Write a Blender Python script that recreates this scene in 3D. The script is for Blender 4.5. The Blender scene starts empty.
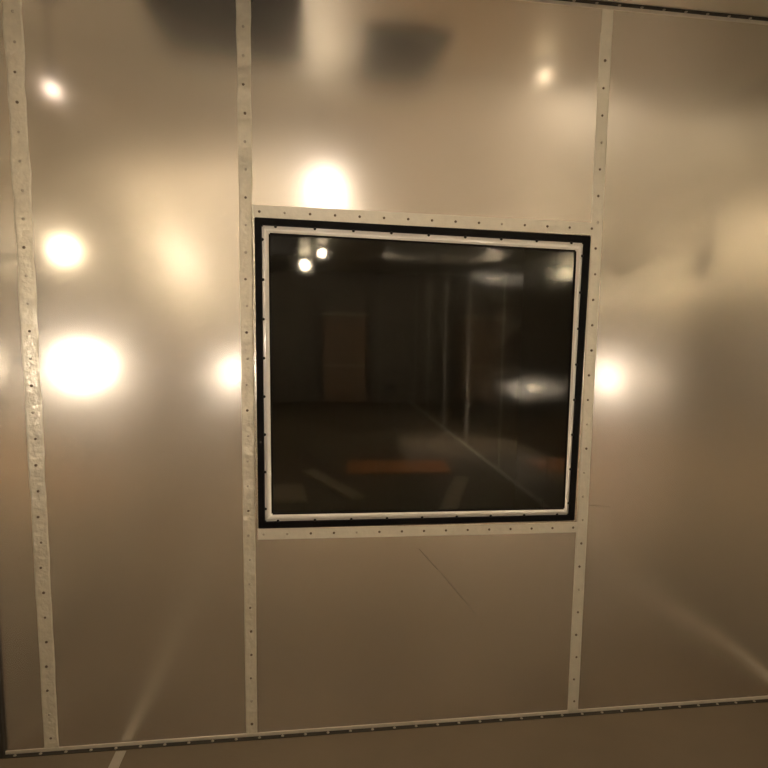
import bpy, bmesh, math, random
from mathutils import Vector, Matrix
random.seed(4)
S = bpy.context.scene
C = S.collection

# ------------------------------------------------------------------ camera
F = 650.0; PX = 414.0; PY = 409.0            # focal length and principal point of the photo in pixels
YAW, PITCH, ROLL = 0.15145099, -0.11980778, 0.01864705
DIST, CAMH = 2.2626, 1.4761
cy, sy = math.cos(YAW), math.sin(YAW); cp, sp = math.cos(PITCH), math.sin(PITCH); cr, sr = math.cos(ROLL), math.sin(ROLL)
fwd = Vector((sy*cp, cy*cp, sp)); rt0 = Vector((cy, -sy, 0)); up0 = rt0.cross(fwd)
rt = cr*rt0 + sr*up0; up = -sr*rt0 + cr*up0
CAM = Vector((0, -DIST, CAMH))
cd = bpy.data.cameras.new('camera'); cam = bpy.data.objects.new('camera', cd); C.objects.link(cam)
cam.matrix_world = Matrix(((rt.x, up.x, -fwd.x, CAM.x), (rt.y, up.y, -fwd.y, CAM.y), (rt.z, up.z, -fwd.z, CAM.z), (0, 0, 0, 1)))
cd.sensor_width = 36; cd.lens = F/768*36
cd.shift_x = (384-PX)/768; cd.shift_y = (PY-384)/768
cd.clip_start = .02
S.camera = cam

def ray(px, py):
    d = (px-PX)/F*rt - (py-PY)/F*up + fwd
    return d/d.y
def at(px, py, y=0.0):                        # point of the plane y = const seen at a pixel of the photo
    return CAM + ray(px, py)*(y+DIST)
def behind(px, py, t):                        # where a thing stands whose mirror image in the front wall shows at a pixel
    p = CAM + ray(px, py)*t
    return Vector((p.x, -p.y, p.z))

# ------------------------------------------------------------------ world, exposure, lamp strengths
w = bpy.data.worlds.new('world'); S.world = w; w.use_nodes = True
w.node_tree.nodes['Background'].inputs[0].default_value = (.010, .008, .006, 1)
w.node_tree.nodes['Background'].inputs[1].default_value = 1
S.view_settings.view_transform = 'Standard'; S.view_settings.look = 'None'
S.view_settings.gamma = 1; S.view_settings.use_curve_mapping = False
S.view_settings.exposure = 1.15
WARM = (1, .80, .55); PALE = (1, .86, .71); ROSE = (1, .80, .66)
GAIN = 0.6

# room: front wall y = 0, camera side y < 0, floor z = 0
XL, XR, YB, H = -1.07, 1.93, -10.9, 2.60

# ------------------------------------------------------------------ materials
def node_mat(name):
    m = bpy.data.materials.new(name); m.use_nodes = True
    nt = m.node_tree; return m, nt, nt.nodes['Principled BSDF']
def mat(name, col, rough=.5, metal=0, noise=0, nscale=20, bump=0, bscale=40, spec=None, stretch=(1, 1, 1), rvar=0, bdist=.01, aniso=0, wave=0, wscale=1.5, ndetail=5):
    m, nt, b = node_mat(name)
    b.inputs['Base Color'].default_value = (*col, 1); b.inputs['Roughness'].default_value = rough; b.inputs['Metallic'].default_value = metal
    if spec is not None: b.inputs['Specular IOR Level'].default_value = spec
    N, L = nt.nodes, nt.links
    tc = N.new('ShaderNodeTexCoord'); mp = N.new('ShaderNodeMapping'); L.new(tc.outputs['Object'], mp.inputs[0]); mp.inputs['Scale'].default_value = stretch
    if noise or rvar:
        n = N.new('ShaderNodeTexNoise'); n.inputs['Scale'].default_value = nscale; n.inputs['Detail'].default_value = ndetail; L.new(mp.outputs[0], n.inputs[0])
        if noise:
            r = N.new('ShaderNodeMapRange'); r.inputs[1].default_value = .1; r.inputs[2].default_value = .9; r.inputs[3].default_value = 1-noise; r.inputs[4].default_value = 1+noise
            L.new(n.outputs[0], r.inputs[0])
            v = N.new('ShaderNodeVectorMath'); v.operation = 'SCALE'; v.inputs[0].default_value = col; L.new(r.outputs[0], v.inputs['Scale']); L.new(v.outputs[0], b.inputs['Base Color'])
        if rvar:
            r = N.new('ShaderNodeMapRange'); r.inputs[1].default_value = .1; r.inputs[2].default_value = .9; r.inputs[3].default_value = rough-rvar; r.inputs[4].default_value = rough+rvar
            L.new(n.outputs[0], r.inputs[0]); L.new(r.outputs[0], b.inputs['Roughness'])
    last = None
    for st, sc, dist, mpn in ((bump, bscale, bdist, mp), (wave, wscale, .045, None)):
        if st:
            n = N.new('ShaderNodeTexNoise'); n.inputs['Scale'].default_value = sc; n.inputs['Detail'].default_value = 2 if mpn else 0
            if mpn: L.new(mp.outputs[0], n.inputs[0])
            else: L.new(tc.outputs['Object'], n.inputs[0])
            bp = N.new('ShaderNodeBump'); bp.inputs['Strength'].default_value = st; bp.inputs['Distance'].default_value = dist
            L.new(n.outputs[0], bp.inputs['Height'])
            if last: L.new(last.outputs[0], bp.inputs['Normal'])
            L.new(bp.outputs[0], b.inputs['Normal']); last = bp
    return m
M = {}
M['panel'] = mat('galvanised_sheet', (.85, .80, .735), .22, 1, noise=.05, nscale=.9, rvar=.025, stretch=(3, 3, .7), wave=.36, wscale=1.6, ndetail=0)
def add_haze(m, fac, rough):                  # second, duller lobe of a weathered metal sheet
    nt = m.node_tree; N, L = nt.nodes, nt.links; b = N['Principled BSDF']; out = N['Material Output']
    g = N.new('ShaderNodeBsdfAnisotropic'); g.distribution = 'MULTI_GGX'; g.inputs['Roughness'].default_value = rough
    g.inputs['Color'].default_value = b.inputs['Base Color'].default_value
    if b.inputs['Base Color'].links: L.new(b.inputs['Base Color'].links[0].from_socket, g.inputs['Color'])
    if b.inputs['Normal'].links: L.new(b.inputs['Normal'].links[0].from_socket, g.inputs['Normal'])
    mx = N.new('ShaderNodeMixShader'); mx.inputs[0].default_value = fac
    L.new(b.outputs[0], mx.inputs[1]); L.new(g.outputs[0], mx.inputs[2]); L.new(mx.outputs[0], out.inputs[0])
add_haze(M['panel'], .19, .46)
M['side'] = mat('galvanised_sheet_side', (.80, .78, .71), .11, 1, noise=.03, nscale=1, ndetail=0, wave=.035, wscale=1.2)
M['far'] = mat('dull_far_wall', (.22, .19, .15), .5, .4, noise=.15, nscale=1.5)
M['ceil'] = mat('galvanised_sheet_ceiling', (.70, .67, .58), .42, 1, noise=.04, nscale=1, ndetail=0, wave=.15, wscale=1.2)
M['strip'] = mat('dull_metal_strip', (.76, .72, .63), .50, .6, noise=.08, nscale=30, bump=.15, bscale=60)
M['caulk'] = mat('smeared_sealant_strip', (.74, .69, .58), .38, .5, noise=.12, nscale=45, bump=.5, bscale=50)
M['angle'] = mat('pale_metal_angle', (.70, .65, .56), .45, .6, noise=.08, nscale=30)
M['dark_gap'] = mat('dark_joint', (.035, .028, .02), .7)
M['rivet'] = mat('dark_rivet', (.17, .13, .09), .5, .4)
M['rivet_pale'] = mat('worn_rivet', (.50, .45, .37), .35, .7)
M['gasket'] = mat('black_rubber', (.004, .0035, .004), .5, bump=.1, bscale=80, spec=.12)
M['bead'] = mat('bright_bead', (.98, .96, .94), .22, .3)
M['screw'] = mat('dark_screw', (.02, .018, .018), .4, .5)
M['black'] = mat('black_paint', (.012, .010, .008), .55, noise=.1, nscale=30)
M['steel'] = mat('grey_tube', (.35, .33, .30), .35, .9)
M['floor'] = mat('dusty_brown_floor', (.185, .145, .098), .66, noise=.14, nscale=2.2, bump=.1, bscale=30, spec=.3)
M['seam'] = mat('pale_seam_tape', (.80, .76, .68), .6)
M['tape'] = mat('pale_tape', (.42, .38, .31), .5, noise=.08, nscale=40)
M['wood'] = mat('orange_plywood', (.72, .28, .09), .55, noise=.25, nscale=6, stretch=(1, 12, 1))
M['wood2'] = mat('weathered_board', (.60, .47, .33), .6, noise=.25, nscale=6, stretch=(1, 12, 1))
M['cabinet'] = mat('brown_cabinet', (.34, .22, .13), .4, noise=.1, nscale=8)
M['cabinet_edge'] = mat('cabinet_edge', (.75, .68, .55), .5, 0)
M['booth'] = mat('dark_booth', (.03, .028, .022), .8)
M['wire'] = mat('black_cord', (.02, .02, .02), .5)
def glass_mat():
    m, nt, b = node_mat('window_glass')
    b.inputs['Base Color'].default_value = (.80, .84, .80, 1); b.inputs['Roughness'].default_value = .035
    b.inputs['Transmission Weight'].default_value = 1; b.inputs['IOR'].default_value = 1.5
    return m
M['glass'] = glass_mat()
def glow(name, col, s):
    m, nt, b = node_mat(name)
    b.inputs['Base Color'].default_value = (.8, .8, .8, 1)
    b.inputs['Emission Color'].default_value = (*col, 1); b.inputs['Emission Strength'].default_value = s*GAIN
    return m

# ------------------------------------------------------------------ helpers
def link(name, bm, m, parent=None, smooth=False):
    me = bpy.data.meshes.new(name); bmesh.ops.recalc_face_normals(bm, faces=bm.faces); bm.to_mesh(me); bm.free()
    if smooth:
        for p in me.polygons: p.use_smooth = True
    o = bpy.data.objects.new(name, me); C.objects.link(o); me.materials.append(M[m] if isinstance(m, str) else m)
    if parent: o.parent = parent
    return o
def tag(o, label=None, cat=None, group=None, kind=None):
    if label: o['label'] = label
    if cat: o['category'] = cat
    if group: o['group'] = group
    if kind: o['kind'] = kind
    return o
def empty(name, loc=(0, 0, 0), rz=0):
    o = bpy.data.objects.new(name, None); C.objects.link(o); o.location = loc; o.rotation_euler = (0, 0, rz); o.empty_display_size = .1
    return o
def box(bm, x0, x1, y0, y1, z0, z1, bev=0):
    vs = [bm.verts.new(p) for p in ((x0,y0,z0),(x1,y0,z0),(x1,y1,z0),(x0,y1,z0),(x0,y0,z1),(x1,y0,z1),(x1,y1,z1),(x0,y1,z1))]
    fs = [bm.faces.new([vs[i] for i in f]) for f in ((0,3,2,1),(4,5,6,7),(0,1,5,4),(1,2,6,5),(2,3,7,6),(3,0,4,7))]
    if bev: bmesh.ops.bevel(bm, geom=list({e for f in fs for e in f.edges}), offset=bev, segments=2, affect='EDGES', profile=.5)
    return bm
def tube(bm, p, q, r, seg=10, r2=None):
    p, q = Vector(p), Vector(q); d = q-p; z = d.normalized(); x = z.orthogonal().normalized(); y = z.cross(x)
    r2 = r if r2 is None else r2
    a = [bm.verts.new(p+(math.cos(t)*x+math.sin(t)*y)*r) for t in [2*math.pi*i/seg for i in range(seg)]]
    b = [bm.verts.new(q+(math.cos(t)*x+math.sin(t)*y)*r2) for t in [2*math.pi*i/seg for i in range(seg)]]
    for i in range(seg): bm.faces.new((a[i], a[(i+1)%seg], b[(i+1)%seg], b[i]))
    bm.faces.new(a[::-1]); bm.faces.new(b)
    return bm
def lathe(bm, prof, seg=20, mtx=None):        # (r, z) profile about z
    rings = []
    for r, z in prof:
        if r < 1e-6: v = bm.verts.new((0, 0, z)); rings.append([v])
        else: rings.append([bm.verts.new((r*math.cos(2*math.pi*i/seg), r*math.sin(2*math.pi*i/seg), z)) for i in range(seg)])
    for a, b in zip(rings, rings[1:]):
        for i in range(seg):
            j = (i+1) % seg
            if len(a) == 1 and len(b) > 1: bm.faces.new((a[0], b[i], b[j]))
            elif len(b) == 1 and len(a) > 1: bm.faces.new((a[i], a[j], b[0]))
            elif len(a) > 1: bm.faces.new((a[i], a[j], b[j], b[i]))
    if mtx: bmesh.ops.transform(bm, matrix=mtx, verts=[v for r in rings for v in r])
    return bm
def prism(bm, pts, y0, y1):                   # outline in the wall plane (list of (x, z)) pulled from y0 to y1
    a = [bm.verts.new((x, y0, z)) for x, z in pts]; b = [bm.verts.new((x, y1, z)) for x, z in pts]
    n = len(pts); bm.faces.new(a); bm.faces.new(b[::-1])
    for i in range(n): bm.faces.new((a[i], b[i], b[(i+1)%n], a[(i+1)%n]))
    return bm
def ring(bm, outer, inner, y0, y1):           # frame between two four-cornered outlines
    def v(p, y): return bm.verts.new((p[0], y, p[1]))
    oa = [v(p, y0) for p in outer]; ob = [v(p, y1) for p in outer]; ia = [v(p, y0) for p in inner]; ib = [v(p, y1) for p in inner]
    for i in range(4):
        j = (i+1) % 4
        for f in ((oa[i], oa[j], ia[j], ia[i]), (ob[i], ib[i], ib[j], ob[j]), (oa[i], ob[i], ob[j], oa[j]), (ia[i], ia[j], ib[j], ib[i])): bm.faces.new(f)
    return bm
xz = lambda px, py: (at(px, py).x, at(px, py).z)

# rivet: low dome, faces -y
RIV = {}
def rivet_at(parent, loc, face=(0, -1, 0), r=.0046, m='rivet', name='rivet'):
    key = (name, round(r, 4), m)
    if key not in RIV:
        bm = bmesh.new(); lathe(bm, [(r, -.001), (r, r*.25), (r*.75, r*.55), (r*.35, r*.7), (0, r*.72)], 10)
        me = bpy.data.meshes.new(name); bmesh.ops.recalc_face_normals(bm, faces=bm.faces); bm.to_mesh(me); bm.free(); me.materials.append(M[m])
        for p in me.polygons: p.use_smooth = True
        RIV[key] = me
    o = bpy.data.objects.new(name, RIV[key]); C.objects.link(o); o.parent = parent
    o.rotation_euler = Vector((0, 0, 1)).rotation_difference(Vector(face)).to_euler(); o.location = loc
    return o

# ------------------------------------------------------------------ front wall
WO = [xz(254.5, 217.5), xz(590, 236), xz(573.6, 520), xz(258.6, 528)]        # black gasket, outer corners
WB = [xz(261.8, 225.6), xz(582.6, 243.3), xz(567.6, 514.2), xz(265.2, 521)]  # bright bead, outer
WG = [xz(268.6, 232.8), xz(576.2, 250.2), xz(564.2, 509), xz(271.6, 514.4)]  # glass, visible corners
def lerp(a, b, t): return (a[0]+(b[0]-a[0])*t, a[1]+(b[1]-a[1])*t)
stripL = (xz(12, 0), xz(51.5, 742)); stripM = (xz(243.2, 0), xz(251.8, 735)); stripR = (xz(606.5, 28), xz(572.8, 709))
def on(strip, z): a, b = strip; t = (z-a[1])/(b[1]-a[1]); return a[0]+(b[0]-a[0])*t

wall = tag(empty('wall_front'), 'front wall of dull galvanised sheet panels around the dark window', 'wall', kind='structure')
def panel(pts, tilt=(0, 0)):
    bm = bmesh.new(); prism(bm, pts, 0, .004)
    return link('panel', bm, 'panel', wall)
T = .004
panel([(XL, 0), (on(stripL, 0), 0), (on(stripL, H), H), (XL, H)])
panel([(on(stripL, 0), 0), (on(stripM, 0), 0), (on(stripM, H), H), (on(stripL, H), H)])
xm0, xm1 = on(stripM, 0), on(stripM, H)
zt0, zt1 = WO[0][1], WO[1][1]; zb0, zb1 = WO[3][1], WO[2][1]
ML = lambda z: on(stripM, z); MR = lambda z: on(stripR, z)
panel([(ML(zt0), zt0), (MR(zt1), zt1), (MR(H), H), (ML(H), H)])
panel([(ML(0), 0), (MR(0), 0), (MR(zb1), zb1), (ML(zb0), zb0)])
panel([(MR(0), 0), (XR, 0), (XR, H), (MR(H), H)])
# slivers of sheet beside the window opening
panel([(ML(zb0), zb0), (WO[3][0], zb0), (WO[0][0], zt0), (ML(zt0), zt0)])
panel([(WO[2][0], zb1), (MR(zb1), zb1), (MR(zt1), zt1), (WO[1][0], zt1)])

def strip_mesh(a, b, wa, wb, wavy=0, th=.003, seed=0, n=60):
    """vertical cover strip between two points of the wall plane, slightly proud of it"""
    rnd = random.Random(seed); bm = bmesh.new(); rows = []
    ph = [rnd.uniform(0, 6.28) for _ in range(6)]
    for i in range(n+1):
        t = i/n; c = lerp(a, b, t); w_ = (wa+(wb-wa)*t)/2
        dl = wavy*(math.sin(t*37+ph[0])*.4+math.sin(t*83+ph[1])*.4+math.sin(t*171+ph[2])*.3)*(1.2-t)
        dr = wavy*(math.sin(t*41+ph[3])*.4+math.sin(t*91+ph[4])*.4+math.sin(t*157+ph[5])*.3)*(1.2-t)
        bul = th*(1+(.6*math.sin(t*120+ph[1]) if wavy else 0))
        rows.append([bm.verts.new((c[0]-w_+dl, -.0002, c[1])), bm.verts.new((c[0]-w_*.82+dl, -bul, c[1])), bm.verts.new((c[0]+w_*.82+dr, -bul, c[1])), bm.verts.new((c[0]+w_+dr, -.0002, c[1]))])
    for r0, r1 in zip(rows, rows[1:]):
        for j in range(3): bm.faces.new((r0[j], r0[j+1], r1[j+1], r1[j]))
        bm.faces.new((r0[3], r0[0], r1[0], r1[3]))
    bm.faces.new(rows[0]); bm.faces.new(rows[-1][::-1])
    return bm
PW = DIST/F                                    # metres per pixel near the middle of the wall
def vstrip(n, strip, w0, w1, label, m='strip', wavy=0, z1=None, z0=.012, step=.0875, seed=0, off=.04):
    z1 = z1 or H-.012
    a = (on(strip, z1), z1); b = (on(strip, z0), z0)
    o = link('trim_%d' % n, strip_mesh(a, b, w0*PW, w1*PW, wavy, seed=seed), m); tag(o, label, 'trim', 'riveted cover strips on the front wall', 'structure')
    rnd = random.Random(seed); z = z0+off; k = 0
    while z < z1-.02:
        m_ = 'rivet' if rnd.random() < .72 else 'rivet_pale'
        if wavy and .95 < z and rnd.random() < .55: m_ = 'rivet_pale'
        rivet_at(o, (on(strip, z)+rnd.uniform(-.003, .003), -.0032, z), m=m_, r=rnd.choice((.0042, .0046, .005))); z += step; k += 1
    return o
vstrip(1, stripL, 15.5, 13.5, 'riveted strip smeared with sealant, the leftmost of three on the wall', 'caulk', wavy=.004, seed=3)
vstrip(2, stripM, 13, 11.5, 'riveted upright strip along the left side of the window', 'caulk', wavy=.0018, seed=5, step=.088)
vstrip(3, stripR, 12.5, 12.5, 'riveted upright strip along the right side of the window', 'strip', seed=8, z1=at(606, 33).z, step=.091)
bm = bmesh.new(); zz = at(606, 33).z; box(bm, on(stripR, H)-.019, on(stripR, H)+.022, -.0015, -.0001, zz, H-.012); o = link('trim_4', bm, 'strip'); tag(o, 'short plain end of flat strip above the right upright strip', 'trim', kind='structure')

def hstrip(n, a, b, w_, label, step=.0835, seed=0):
    bm = bmesh.new(); h = w_/2
    prism(bm, [(a[0], a[1]-h), (b[0], b[1]-h), (b[0], b[1]+h), (a[0], a[1]+h)], -.0026, -.0001)
    o = link('trim_%d' % n, bm, 'strip'); tag(o, label, 'trim', kind='structure')
    L_ = math.hypot(b[0]-a[0], b[1]-a[1]); k = int(L_/step); rnd = random.Random(seed)
    for i in range(k+1):
        p = lerp(a, b, (i+.25)/(k+.5)); rivet_at(o, (p[0], -.0026, p[1]), m='rivet' if rnd.random() < .8 else 'rivet_pale', r=.0045)
    return o
hstrip(5, xz(253, 211.3), xz(597, 229), 12.2*PW, 'level riveted strip above the window', seed=1)
hstrip(6, xz(258, 534.2), xz(578, 527.2), 11*PW, 'level riveted strip under the window', seed=2)

# sealant dabs along the left ends of the top strip
rnd = random.Random(9)

# ------------------------------------------------------------------ window
win = tag(empty('window_1', at(420, 375)), 'dark window with black rubber surround and bright screwed bead', 'window', kind='structure')
def wchild(o):
    o.parent = win; o.matrix_parent_inverse = Matrix.Translation(-at(420, 375)); return o
bm = bmesh.new(); ring(bm, WO, WB, -.010, .03); bmesh.ops.bevel(bm, geom=bm.edges[:], offset=.0025, segments=2, affect='EDGES'); wchild(link('gasket', bm, 'gasket'))
bm = bmesh.new(); ring(bm, WB, WG, -.009, .001); bmesh.ops.bevel(bm, geom=bm.edges[:], offset=.0042, segments=4, affect='EDGES'); bead = wchild(link('bead', bm, 'bead', None, True))
gs = lambda q, d: (q[0]+d[0], q[1]+d[1])
IG = [gs(WG[0], (.005, -.006)), gs(WG[1], (-.004, -.006)), gs(WG[2], (-.004, .004)), gs(WG[3], (.007, .004))]
bm = bmesh.new(); ring(bm, [gs(WG[0], (-.004, .004)), gs(WG[1], (.004, .004)), gs(WG[2], (.004, -.004)), gs(WG[3], (-.004, -.004))], IG, -.002, .009); wchild(link('inner_seal', bm, 'gasket'))
GO = [gs(WG[0], (-.01, .01)), gs(WG[1], (.01, .01)), gs(WG[2], (.01, -.01)), gs(WG[3], (-.01, -.01))]
bm = bmesh.new(); prism(bm, GO, .002, .008); wchild(link('pane', bm, 'glass'))
for i, n in ((0, 9), (1, 8), (2, 9), (3, 8)):
    a, b = WB[i], WB[(i+1) % 4]; c = ((WB[0][0]+WB[1][0])/2, (WB[0][1]+WB[2][1])/2)
    for k in range(n):
        p = lerp(a, b, (k+.35)/(n-.3)); d = Vector((c[0]-p[0], c[1]-p[1])).normalized()
        if i % 2 == 0: q = (p[0], p[1]+(-.0025 if i == 0 else .0025))
        else: q = (p[0]+(-.0025 if i == 1 else .0025), p[1])
        s = rivet_at(None, (q[0], -.0088, q[1]), r=.0048, m='screw', name='screw'); wchild(s)
# the room behind the glass, unlit
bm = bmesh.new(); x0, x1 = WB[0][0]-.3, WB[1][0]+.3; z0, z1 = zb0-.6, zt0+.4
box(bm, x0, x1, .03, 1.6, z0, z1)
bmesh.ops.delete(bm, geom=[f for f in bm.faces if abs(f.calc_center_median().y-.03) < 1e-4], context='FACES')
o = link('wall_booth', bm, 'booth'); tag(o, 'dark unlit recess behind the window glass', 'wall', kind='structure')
# backing around the opening closes the booth
bm = bmesh.new(); ring(bm, [(x0-.01, z1+.01), (x1+.01, z1+.01), (x1+.01, z0-.01), (x0-.01, z0-.01)], WO, .0045, .03)
o = link('wall_backing', bm, 'booth'); tag(o, 'dark backing board behind the sheet metal around the window', 'wall', kind='structure')

# ------------------------------------------------------------------ floor, ceiling, other walls
bm = bmesh.new(); box(bm, XL-.02, XR+.02, YB-.02, .02, -.05, 0); tag(link('floor', bm, 'floor'), 'dusty brown floor along the foot of the metal wall', 'floor', kind='structure')
ceiling = tag(empty('ceiling'), 'dull sheet metal ceiling of the metal room', 'ceiling', kind='structure')
wl = tag(empty('wall_left'), 'left wall of galvanised sheet panels', 'wall', kind='structure')
wr = tag(empty('wall_right'), 'right wall of galvanised sheet panels reflected in the window', 'wall', kind='structure')
wb = tag(empty('wall_back'), 'far metal wall of the room reflected in the window', 'wall', kind='structure')
# right wall seams where the window shows their reflection
def seam_y(px, py):
    d = ray(px, py); t = XR/d.x; return -(t-DIST)
seams = [seam_y(551, 380), seam_y(502, 380), seam_y(468, 380)]
st = seams[1]-seams[0]
ys = [0, seams[0]+1.45] + seams
while ys[-1]-1.5 > YB+.3: ys.append(ys[-1]-1.5)
ys.append(YB)
for a, b in zip(ys, ys[1:]):
    bm = bmesh.new(); box(bm, XR, XR+.004, b, a, 0, H); link('panel', bm, 'side', wr)
    bm = bmesh.new(); box(bm, XL-.004, XL, b, a, 0, H); link('panel', bm, 'side', wl)
    bm = bmesh.new(); box(bm, XL-.004, XR+.004, b, a, H, H+.004); link('panel', bm, 'ceil', ceiling)
nt_ = 7
for k, y in enumerate(ys[1:-1]):
    for side in (1, -1):
        x = XR if side > 0 else XL; f = (-side, 0, 0)
        bm = bmesh.new()
        if side > 0: box(bm, x-(.002 if k < 2 else .004), x-.0001, y-(.009 if k < 2 else .013), y+(.009 if k < 2 else .013), .012, H-.012)
        else: box(bm, x+.0001, x+.002, y-.02, y+.02, .012, H-.012)
        o = link('trim_%d' % nt_, bm, 'dark_gap' if side > 0 and k < 2 else 'seam'); nt_ += 1
        tag(o, 'riveted seam strip %s' % (['nearest the front wall', 'second from the front wall', 'third from the front wall', 'fourth from the front wall', 'fifth from the front wall', 'sixth from the front wall', 'seventh from the front wall', 'eighth from the front wall'][k]) + (' on the right wall' if side > 0 else ' on the left wall'), 'trim', kind='structure')
        z = .1
        while z < H-.05: rivet_at(o, (x-side*(.002 if k < 2 or side < 0 else .004), y, z), f, r=.007); z += .1
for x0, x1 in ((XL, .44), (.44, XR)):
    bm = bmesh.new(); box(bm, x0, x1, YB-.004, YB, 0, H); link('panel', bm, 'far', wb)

# angle along the foot and along the head of the front wall
def angle(n, z, s, label):
    bm = bmesh.new()
    box(bm, XL+.002, XR-.002, -.003, -.0001, z, z+s*.014)                       # flange on the wall
    o = link('trim_%d' % n, bm, 'angle'); tag(o, label, 'trim', kind='structure')
    bm = bmesh.new(); box(bm, XL+.002, XR-.002, -.022, -.003, z+s*.0005, z+s*.0025); link('joint', bm, 'dark_gap', o)
    x = XL+.05
    rnd = random.Random(n)
    while x < XR:
        rivet_at(o, (x, -.013, z+s*.0025), (0, 0, s), r=.0055, m='rivet_pale'); x += .082
    return o
angle(nt_, 0, 1, 'pale riveted metal angle along the foot of the wall'); nt_ += 1
angle(nt_, H, -1, 'pale riveted metal angle between the wall and ceiling'); nt_ += 1
bm = bmesh.new(); box(bm, XL+.0005, XL+.016, -.016, -.0005, .002, H-.014); o = link('trim_%d' % nt_, bm, 'dark_gap'); nt_ += 1
tag(o, 'dark corner joint between the front and left walls', 'trim', kind='structure')

for y, lb in ((-.68, 'nearest the front wall'), (-3.2, 'second from the front wall'), (-6.2, 'third from the front wall')):
    bm = bmesh.new(); box(bm, XL+.02, XR-.02, y-.012, y+.012, H-.003, H-.0001); o = link('trim_%d' % nt_, bm, 'dark_gap'); nt_ += 1
    tag(o, 'dark ceiling seam '+lb, 'trim', kind='structure')
for n, x0, x1 in (('right', XR-.012, XR-.0001),):
    bm = bmesh.new(); box(bm, x0, x1, YB+.01, -.03, .0005, .035, .002); o = link('baseboard_'+n, bm, 'strip'); tag(o, 'pale skirting strip along the foot of the %s wall' % n, 'baseboard', kind='structure')
for (ax, ay), (bx, by) in (((590, 505.5), (611, 506.5)), ((419, 549), (438, 570)), ((441, 573), (478, 617))):
    a, b = xz(ax, ay), xz(bx, by); d = Vector((b[0]-a[0], b[1]-a[1])).normalized(); n = (-d.y*.0006, d.x*.0006)
    bm = bmesh.new(); prism(bm, [(a[0]-n[0], a[1]-n[1]), (b[0]-n[0], b[1]-n[1]), (b[0]+n[0], b[1]+n[1]), (a[0]+n[0], a[1]+n[1])], -.0004, -.00005); link('scratch', bm, 'dark_gap', wall)
# ------------------------------------------------------------------ floor strip
p = at(122, 745); bm = bmesh.new(); box(bm, -.012, .022, -2.4, -.03, 0, .0025)
o = link('floor_strip', bm, 'tape'); o.location = (p.x, 0, 0); tag(o, 'pale flat strip lying on the floor, running straight to the metal wall', 'floor strip')

# ------------------------------------------------------------------ lamps
def bulb_lamp(pos, r, col, s, label, cat='lamp', group=None):
    """bare globe bulb in a holder under the ceiling, on a short rod"""
    t = tag(empty('ceiling_lamp', (pos.x, pos.y, H)), label, cat, group)
    dz = pos.z-H
    bm = bmesh.new(); lathe(bm, [(0, 0), (.045, 0), (.045, -.012), (.03, -.022), (0, -.024)], 20); link('canopy', bm, 'black', t, True)
    if dz < -.02-r-.05:
        bm = bmesh.new(); tube(bm, (0, 0, -.02), (0, 0, dz+r+.03), .004); link('cord', bm, 'wire', t)
    bm = bmesh.new(); lathe(bm, [(.0, dz+r+.045), (.016, dz+r+.04), (.019, dz+r+.01), (.017, dz+r-.006), (0, dz+r-.006)], 16); link('lamp_holder', bm, 'black', t, True)
    bm = bmesh.new(); prof = [(r*math.sin(a)*(1 if a > 1.2 else .8+.2*a/1.2), dz+r*math.cos(a)) for a in [math.pi*i/12 for i in range(13)]]; prof[0] = (0, prof[0][1]); prof[-1] = (0, prof[-1][1])
    b = link('bulb', bm if lathe(bm, prof, 20) else bm, glow('lit_bulb', col, s), t, True)
    return t
def lamp_head(t, z, r, d, mtl):
    m = Matrix.Translation((0, 0, z)) @ Vector((0, 0, 1)).rotation_difference(d).to_matrix().to_4x4()
    bm = bmesh.new(); lathe(bm, [(0, -.09), (r*.5, -.085), (r*.8, -.05), (r*1.12, .0), (r*1.15, .012), (r*1.05, .012), (r*1.0, .002), (0, .0)], 28, m); link('lamp_head', bm, 'black', t, True)
    bm = bmesh.new(); lathe(bm, [(0, .0121), (r*.98, .0121), (0, .0135)], 28, m); link('lens', bm, mtl, t, True)
def wall_lamp(px, py, tt, side, label, heads):
    # swivel lamp head(s) on a bracket screwed to a side wall
    p = behind(px, py, tt); x = XL if side < 0 else XR
    t = tag(empty('wall_lamp', (x, p.y, 0)), label, 'lamp')
    f = -side
    zs = [behind(*h[:3]) for h in heads]
    z0, z1 = min(q.z for q in zs)-.05, max(q.z for q in zs)+.05
    bm = bmesh.new(); box(bm, min(0, f*.012), max(0, f*.012), -.12, -.09, z0, z1, .002); link('bracket', bm, 'black', t)
    for q, h in zip(zs, heads):
        r_ = h[3]; dx = f*max(abs(q.x-x), .02)
        m = Matrix.Translation((dx, q.y-p.y, q.z)) @ Vector((0, 0, 1)).rotation_difference(Vector((f, 1.0, 0)).normalized()).to_matrix().to_4x4()
        bm = bmesh.new(); lathe(bm, [(0, -.06), (r_*.5, -.055), (r_*.8, -.03), (r_*1.08, .0), (r_*1.1, .008), (r_*1.0, .008), (0, .0)], 28, m)
        tube(bm, (f*.008, -.105, q.z), (dx-f*.02, q.y-p.y-.03, q.z), .006); link('lamp_head', bm, 'black', t, True)
        bm = bmesh.new(); lathe(bm, [(0, .003), (r_*.97, .003), (r_*.9, .009), (0, .012)], 28, m); link('lens', bm, glow('lit_lens', h[5], h[4]), t, True)
    return t
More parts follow.
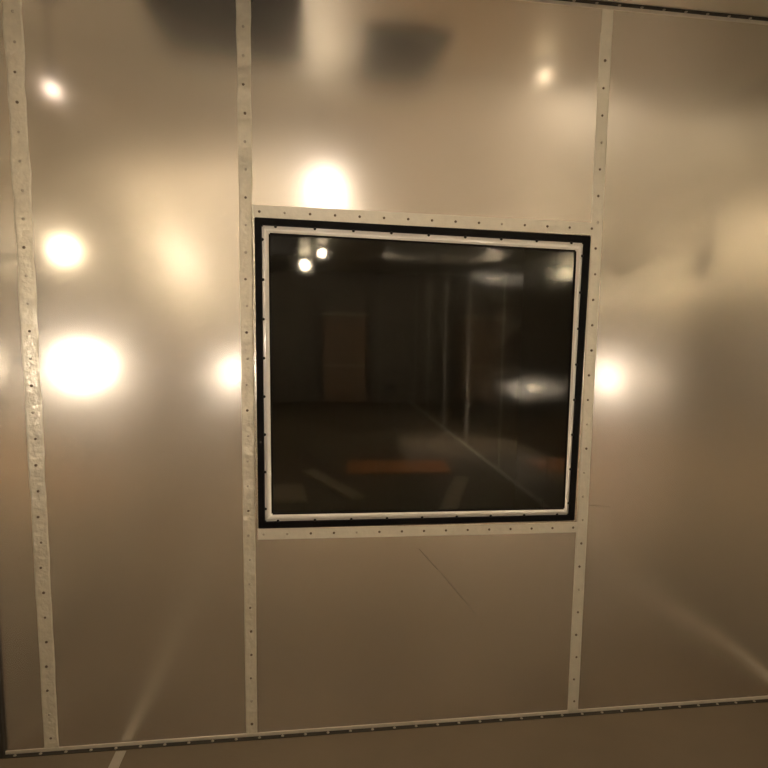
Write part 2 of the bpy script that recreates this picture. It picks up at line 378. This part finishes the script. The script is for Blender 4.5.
def work_light(pos, r, col, s, aim, label, upper=None, group=None):
    """round lamp head on a tripod; upper = (height, radius, strength, colour) of a second head"""
    t = tag(empty('work_light', (pos.x, pos.y, 0)), label, 'work light', group)
    wallward = -1 if pos.x > .9 else 1 if pos.x < -.5 else 0
    for k in range(3):
        a = math.radians(120*k if wallward >= 0 else 180+120*k); kx = .12 if wallward and k else .25
        bm = bmesh.new(); tube(bm, (math.cos(a)*.02, math.sin(a)*.02, .42), (math.cos(a)*(.25 if k == 0 else .06 if wallward else .25), math.sin(a)*.25, .008), .008); link('leg', bm, 'steel', t)
    top = max(pos.z, upper[0] if upper else 0)
    back = -Vector(aim).normalized()*.10
    bm = bmesh.new(); tube(bm, (0, 0, .36), (0, 0, pos.z-r-.05 if not upper else pos.z-r-.03), .012); link('pole', bm, 'steel', t)
    bm = bmesh.new(); tube(bm, (0, 0, pos.z-r-.07), (back.x, back.y, pos.z-r-.07), .008); tube(bm, (back.x, back.y, pos.z-r-.07), (back.x, back.y, (upper[0] if upper else pos.z)), .008)
    tube(bm, (back.x, back.y, pos.z), (back.x*.8, back.y*.8, pos.z), .012)
    link('bracket', bm, 'black', t)
    lamp_head(t, pos.z, r, Vector(aim).normalized(), glow('lit_lens', col, s))
    if upper: lamp_head(t, upper[0], upper[1], Vector(aim).normalized(), glow('lit_lens', upper[3], upper[2]))
    return t
LAMPS = True
if LAMPS:
    G = 'lit bulbs hanging under the ceiling'
    bulb_lamp(behind(305, 265, 10.3), .085, WARM, 60, 'lower of two lit bulbs reflected in the top left corner of the window', group=G)
    bulb_lamp(behind(322, 253, 9.0), .060, WARM, 60, 'small lit bulb reflected highest in the top left of the window', group=G)
    bulb_lamp(behind(322, 198, 3.5), .042, PALE, 40, 'lit bulb whose glow shows on the sheet just above the window', group=G)
    bulb_lamp(behind(187, 256, 3.8), .022, (1, .86, .66), 34, 'lit bulb whose glow shows left of the window, level with its top', group=G)
    bulb_lamp(behind(54, 90, 2.52), .024, ROSE, 4, 'lit bulb whose glow shows highest at the left edge of the wall', group=G)
    bulb_lamp(behind(545, 76, 2.75), .020, WARM, 7, 'lit bulb whose faint glow shows above the right end of the window', group=G)
    wall_lamp(80, 365, 2.68, -1, 'twin lamp whose two big glows show at the far left of the wall', [(80, 365, 2.68, .055, 40, PALE), (65, 252, 2.62, .042, 13, WARM)])
    wall_lamp(601, 385, 3.95, 1, 'lamp glowing beside the right side of the window', [(599, 385, 3.95, .048, 36, PALE)])
    p = behind(240, 372, 4.7)
    work_light(p, .045, PALE, 60, (0, 1, 0), 'tripod work light whose glow meets the strip left of the window')
    # two unseen floods added to brighten the room, then two lamps for right-wall glows
    for x, y, z, aim, st, rr, lb in (
        (-.75, -3.9, 1.9, (.1, -.6, .8), 640, .10, 'added fill flood, out of view by the left wall, turned up to the ceiling'),
        (1.62, -1.35, 1.9, (-.35, -.75, .5), 330, .10, 'added fill flood, out of view by the right wall, turned up to the ceiling'),
        (1.0, -6.0, .75, (1, .04, .0), 2000, .05, 'low work light turned to the right wall, reflected low in the window'),
        (1.0, -8.0, 2.33, (1, .04, 0), 1100, .045, 'high work light turned to the right wall, reflected high in the window')):
        work_light(Vector((x, y, z)), rr, (1, .81, .62) if y < -1.5 else PALE, st, aim, lb)

# ------------------------------------------------------------------ black ceiling vents near the front wall
def vent(x0, x1, y0, y1, z0, label):
    t = tag(empty('ceiling_vent', ((x0+x1)/2, (y0+y1)/2, H)), label, 'vent')
    hx, hy = (x1-x0)/2, (y1-y0)/2
    bm = bmesh.new(); ring(bm, [(-hx, hy), (hx, hy), (hx, -hy), (-hx, -hy)], [(-hx+.02, hy-.02), (hx-.02, hy-.02), (hx-.02, -hy+.02), (-hx+.02, -hy+.02)], z0, 0)
    for v in bm.verts: v.co = Vector((v.co.x, v.co.z, v.co.y))
    link('vent_frame', bm, 'black', t)
    bm = bmesh.new(); box(bm, -hx+.02, hx-.02, -hy+.02, hy-.02, z0*.5, -.001); link('back_plate', bm, 'black', t)
    n = max(3, int((y1-y0-.04)/.03))
    for k in range(n):
        y = -hy+.02+(k+.5)*(2*hy-.04)/n
        bm = bmesh.new(); box(bm, -hx+.02, hx-.02, y-.004, y+.004, z0*.95, z0*.5); link('slat', bm, 'black', t)
def ceil_pt(px, py, z=H):
    d = ray(px, py); t = (z-CAMH)/d.z; return behind(px, py, t)
a = ceil_pt(165, 38); b = ceil_pt(305, 54)
vent(a.x, b.x, b.y, -.02, -.02, 'wide black ceiling vent reflected at the top, left of the middle')
a = ceil_pt(358, 76); b = ceil_pt(430, 28); b2 = ceil_pt(430, 76)
vent(a.x, b2.x, a.y, b.y, -.02, 'small black ceiling vent reflected as a soft dark patch above the window')
a = behind(266, 252, 6.5); b = behind(297, 252, 6.5)
bm = bmesh.new(); box(bm, a.x, b.x, a.y-.25, a.y, a.z, H, .006); o = link('ceiling_box', bm, 'black'); tag(o, 'black box under the ceiling reflected in the top left window corner', 'box')

# ------------------------------------------------------------------ things standing on the floor, seen only in the window's reflection
p = behind(346, 340, 12.2)
t = tag(empty('cabinet', (p.x, YB+.26, 0)), 'tall brown cabinet at the far end, faintly reflected left of the window centre', 'cabinet')
bm = bmesh.new(); box(bm, -.42, .42, -.25, .25, .06, 1.75, .008); link('body', bm, 'cabinet', t)
bm = bmesh.new(); box(bm, -.44, .44, -.26, .27, 1.751, 1.79, .004); link('top', bm, 'cabinet_edge', t)
for x0, x1, hx in ((-.41, -.005, -.05), (.005, .41, .05)):
    d = link('door', box(bmesh.new(), x0, x1, .252, .27, .80, 1.74, .003), 'cabinet', t); link('handle', tube(bmesh.new(), (hx, .285, 1.1), (hx, .285, 1.25), .007), 'steel', d)
    d = link('door', box(bmesh.new(), x0, x1, .252, .27, .08, .77, .003), 'cabinet', t); link('handle', tube(bmesh.new(), (hx, .285, .55), (hx, .285, .68), .007), 'steel', d)
bm = bmesh.new(); box(bm, -.41, .41, .252, .275, .775, .795); link('rail', bm, 'cabinet_edge', t)
for x in (-.38, .38): 
    for y in (-.2, .2): link('foot', box(bmesh.new(), x-.03, x+.03, y-.03, y+.03, 0, .06), 'black', t)
def floor_at(px, py, z):
    d = ray(px, py); return behind(px, py, (z-CAMH)/d.z)
def board(px, py, L_, W_, th, deg, m, label, z=0):
    p = floor_at(px, py, z+th); bm = bmesh.new(); box(bm, -L_/2, L_/2, -W_/2, W_/2, 0, th, .002)
    o = link('board', bm, m); o.location = (p.x, p.y, z+.0005); o.rotation_euler = (0, 0, math.radians(deg)); tag(o, label, 'board', 'boards lying on the floor'); return o
board(398, 466, 1.1, .62, .018, 4, 'wood', 'orange plywood sheet on the floor, mirrored low in the window')
board(331, 482, 1.2, .14, .03, 68, 'wood2', 'weathered plank left of the orange sheet in the window reflection')
board(455, 492, 1.3, .14, .03, 108, 'wood2', 'weathered plank right of the orange sheet in the window reflection')
board(288, 492, .6, .3, .02, 85, 'wood2', 'short wide board in the lower left corner of the reflection')
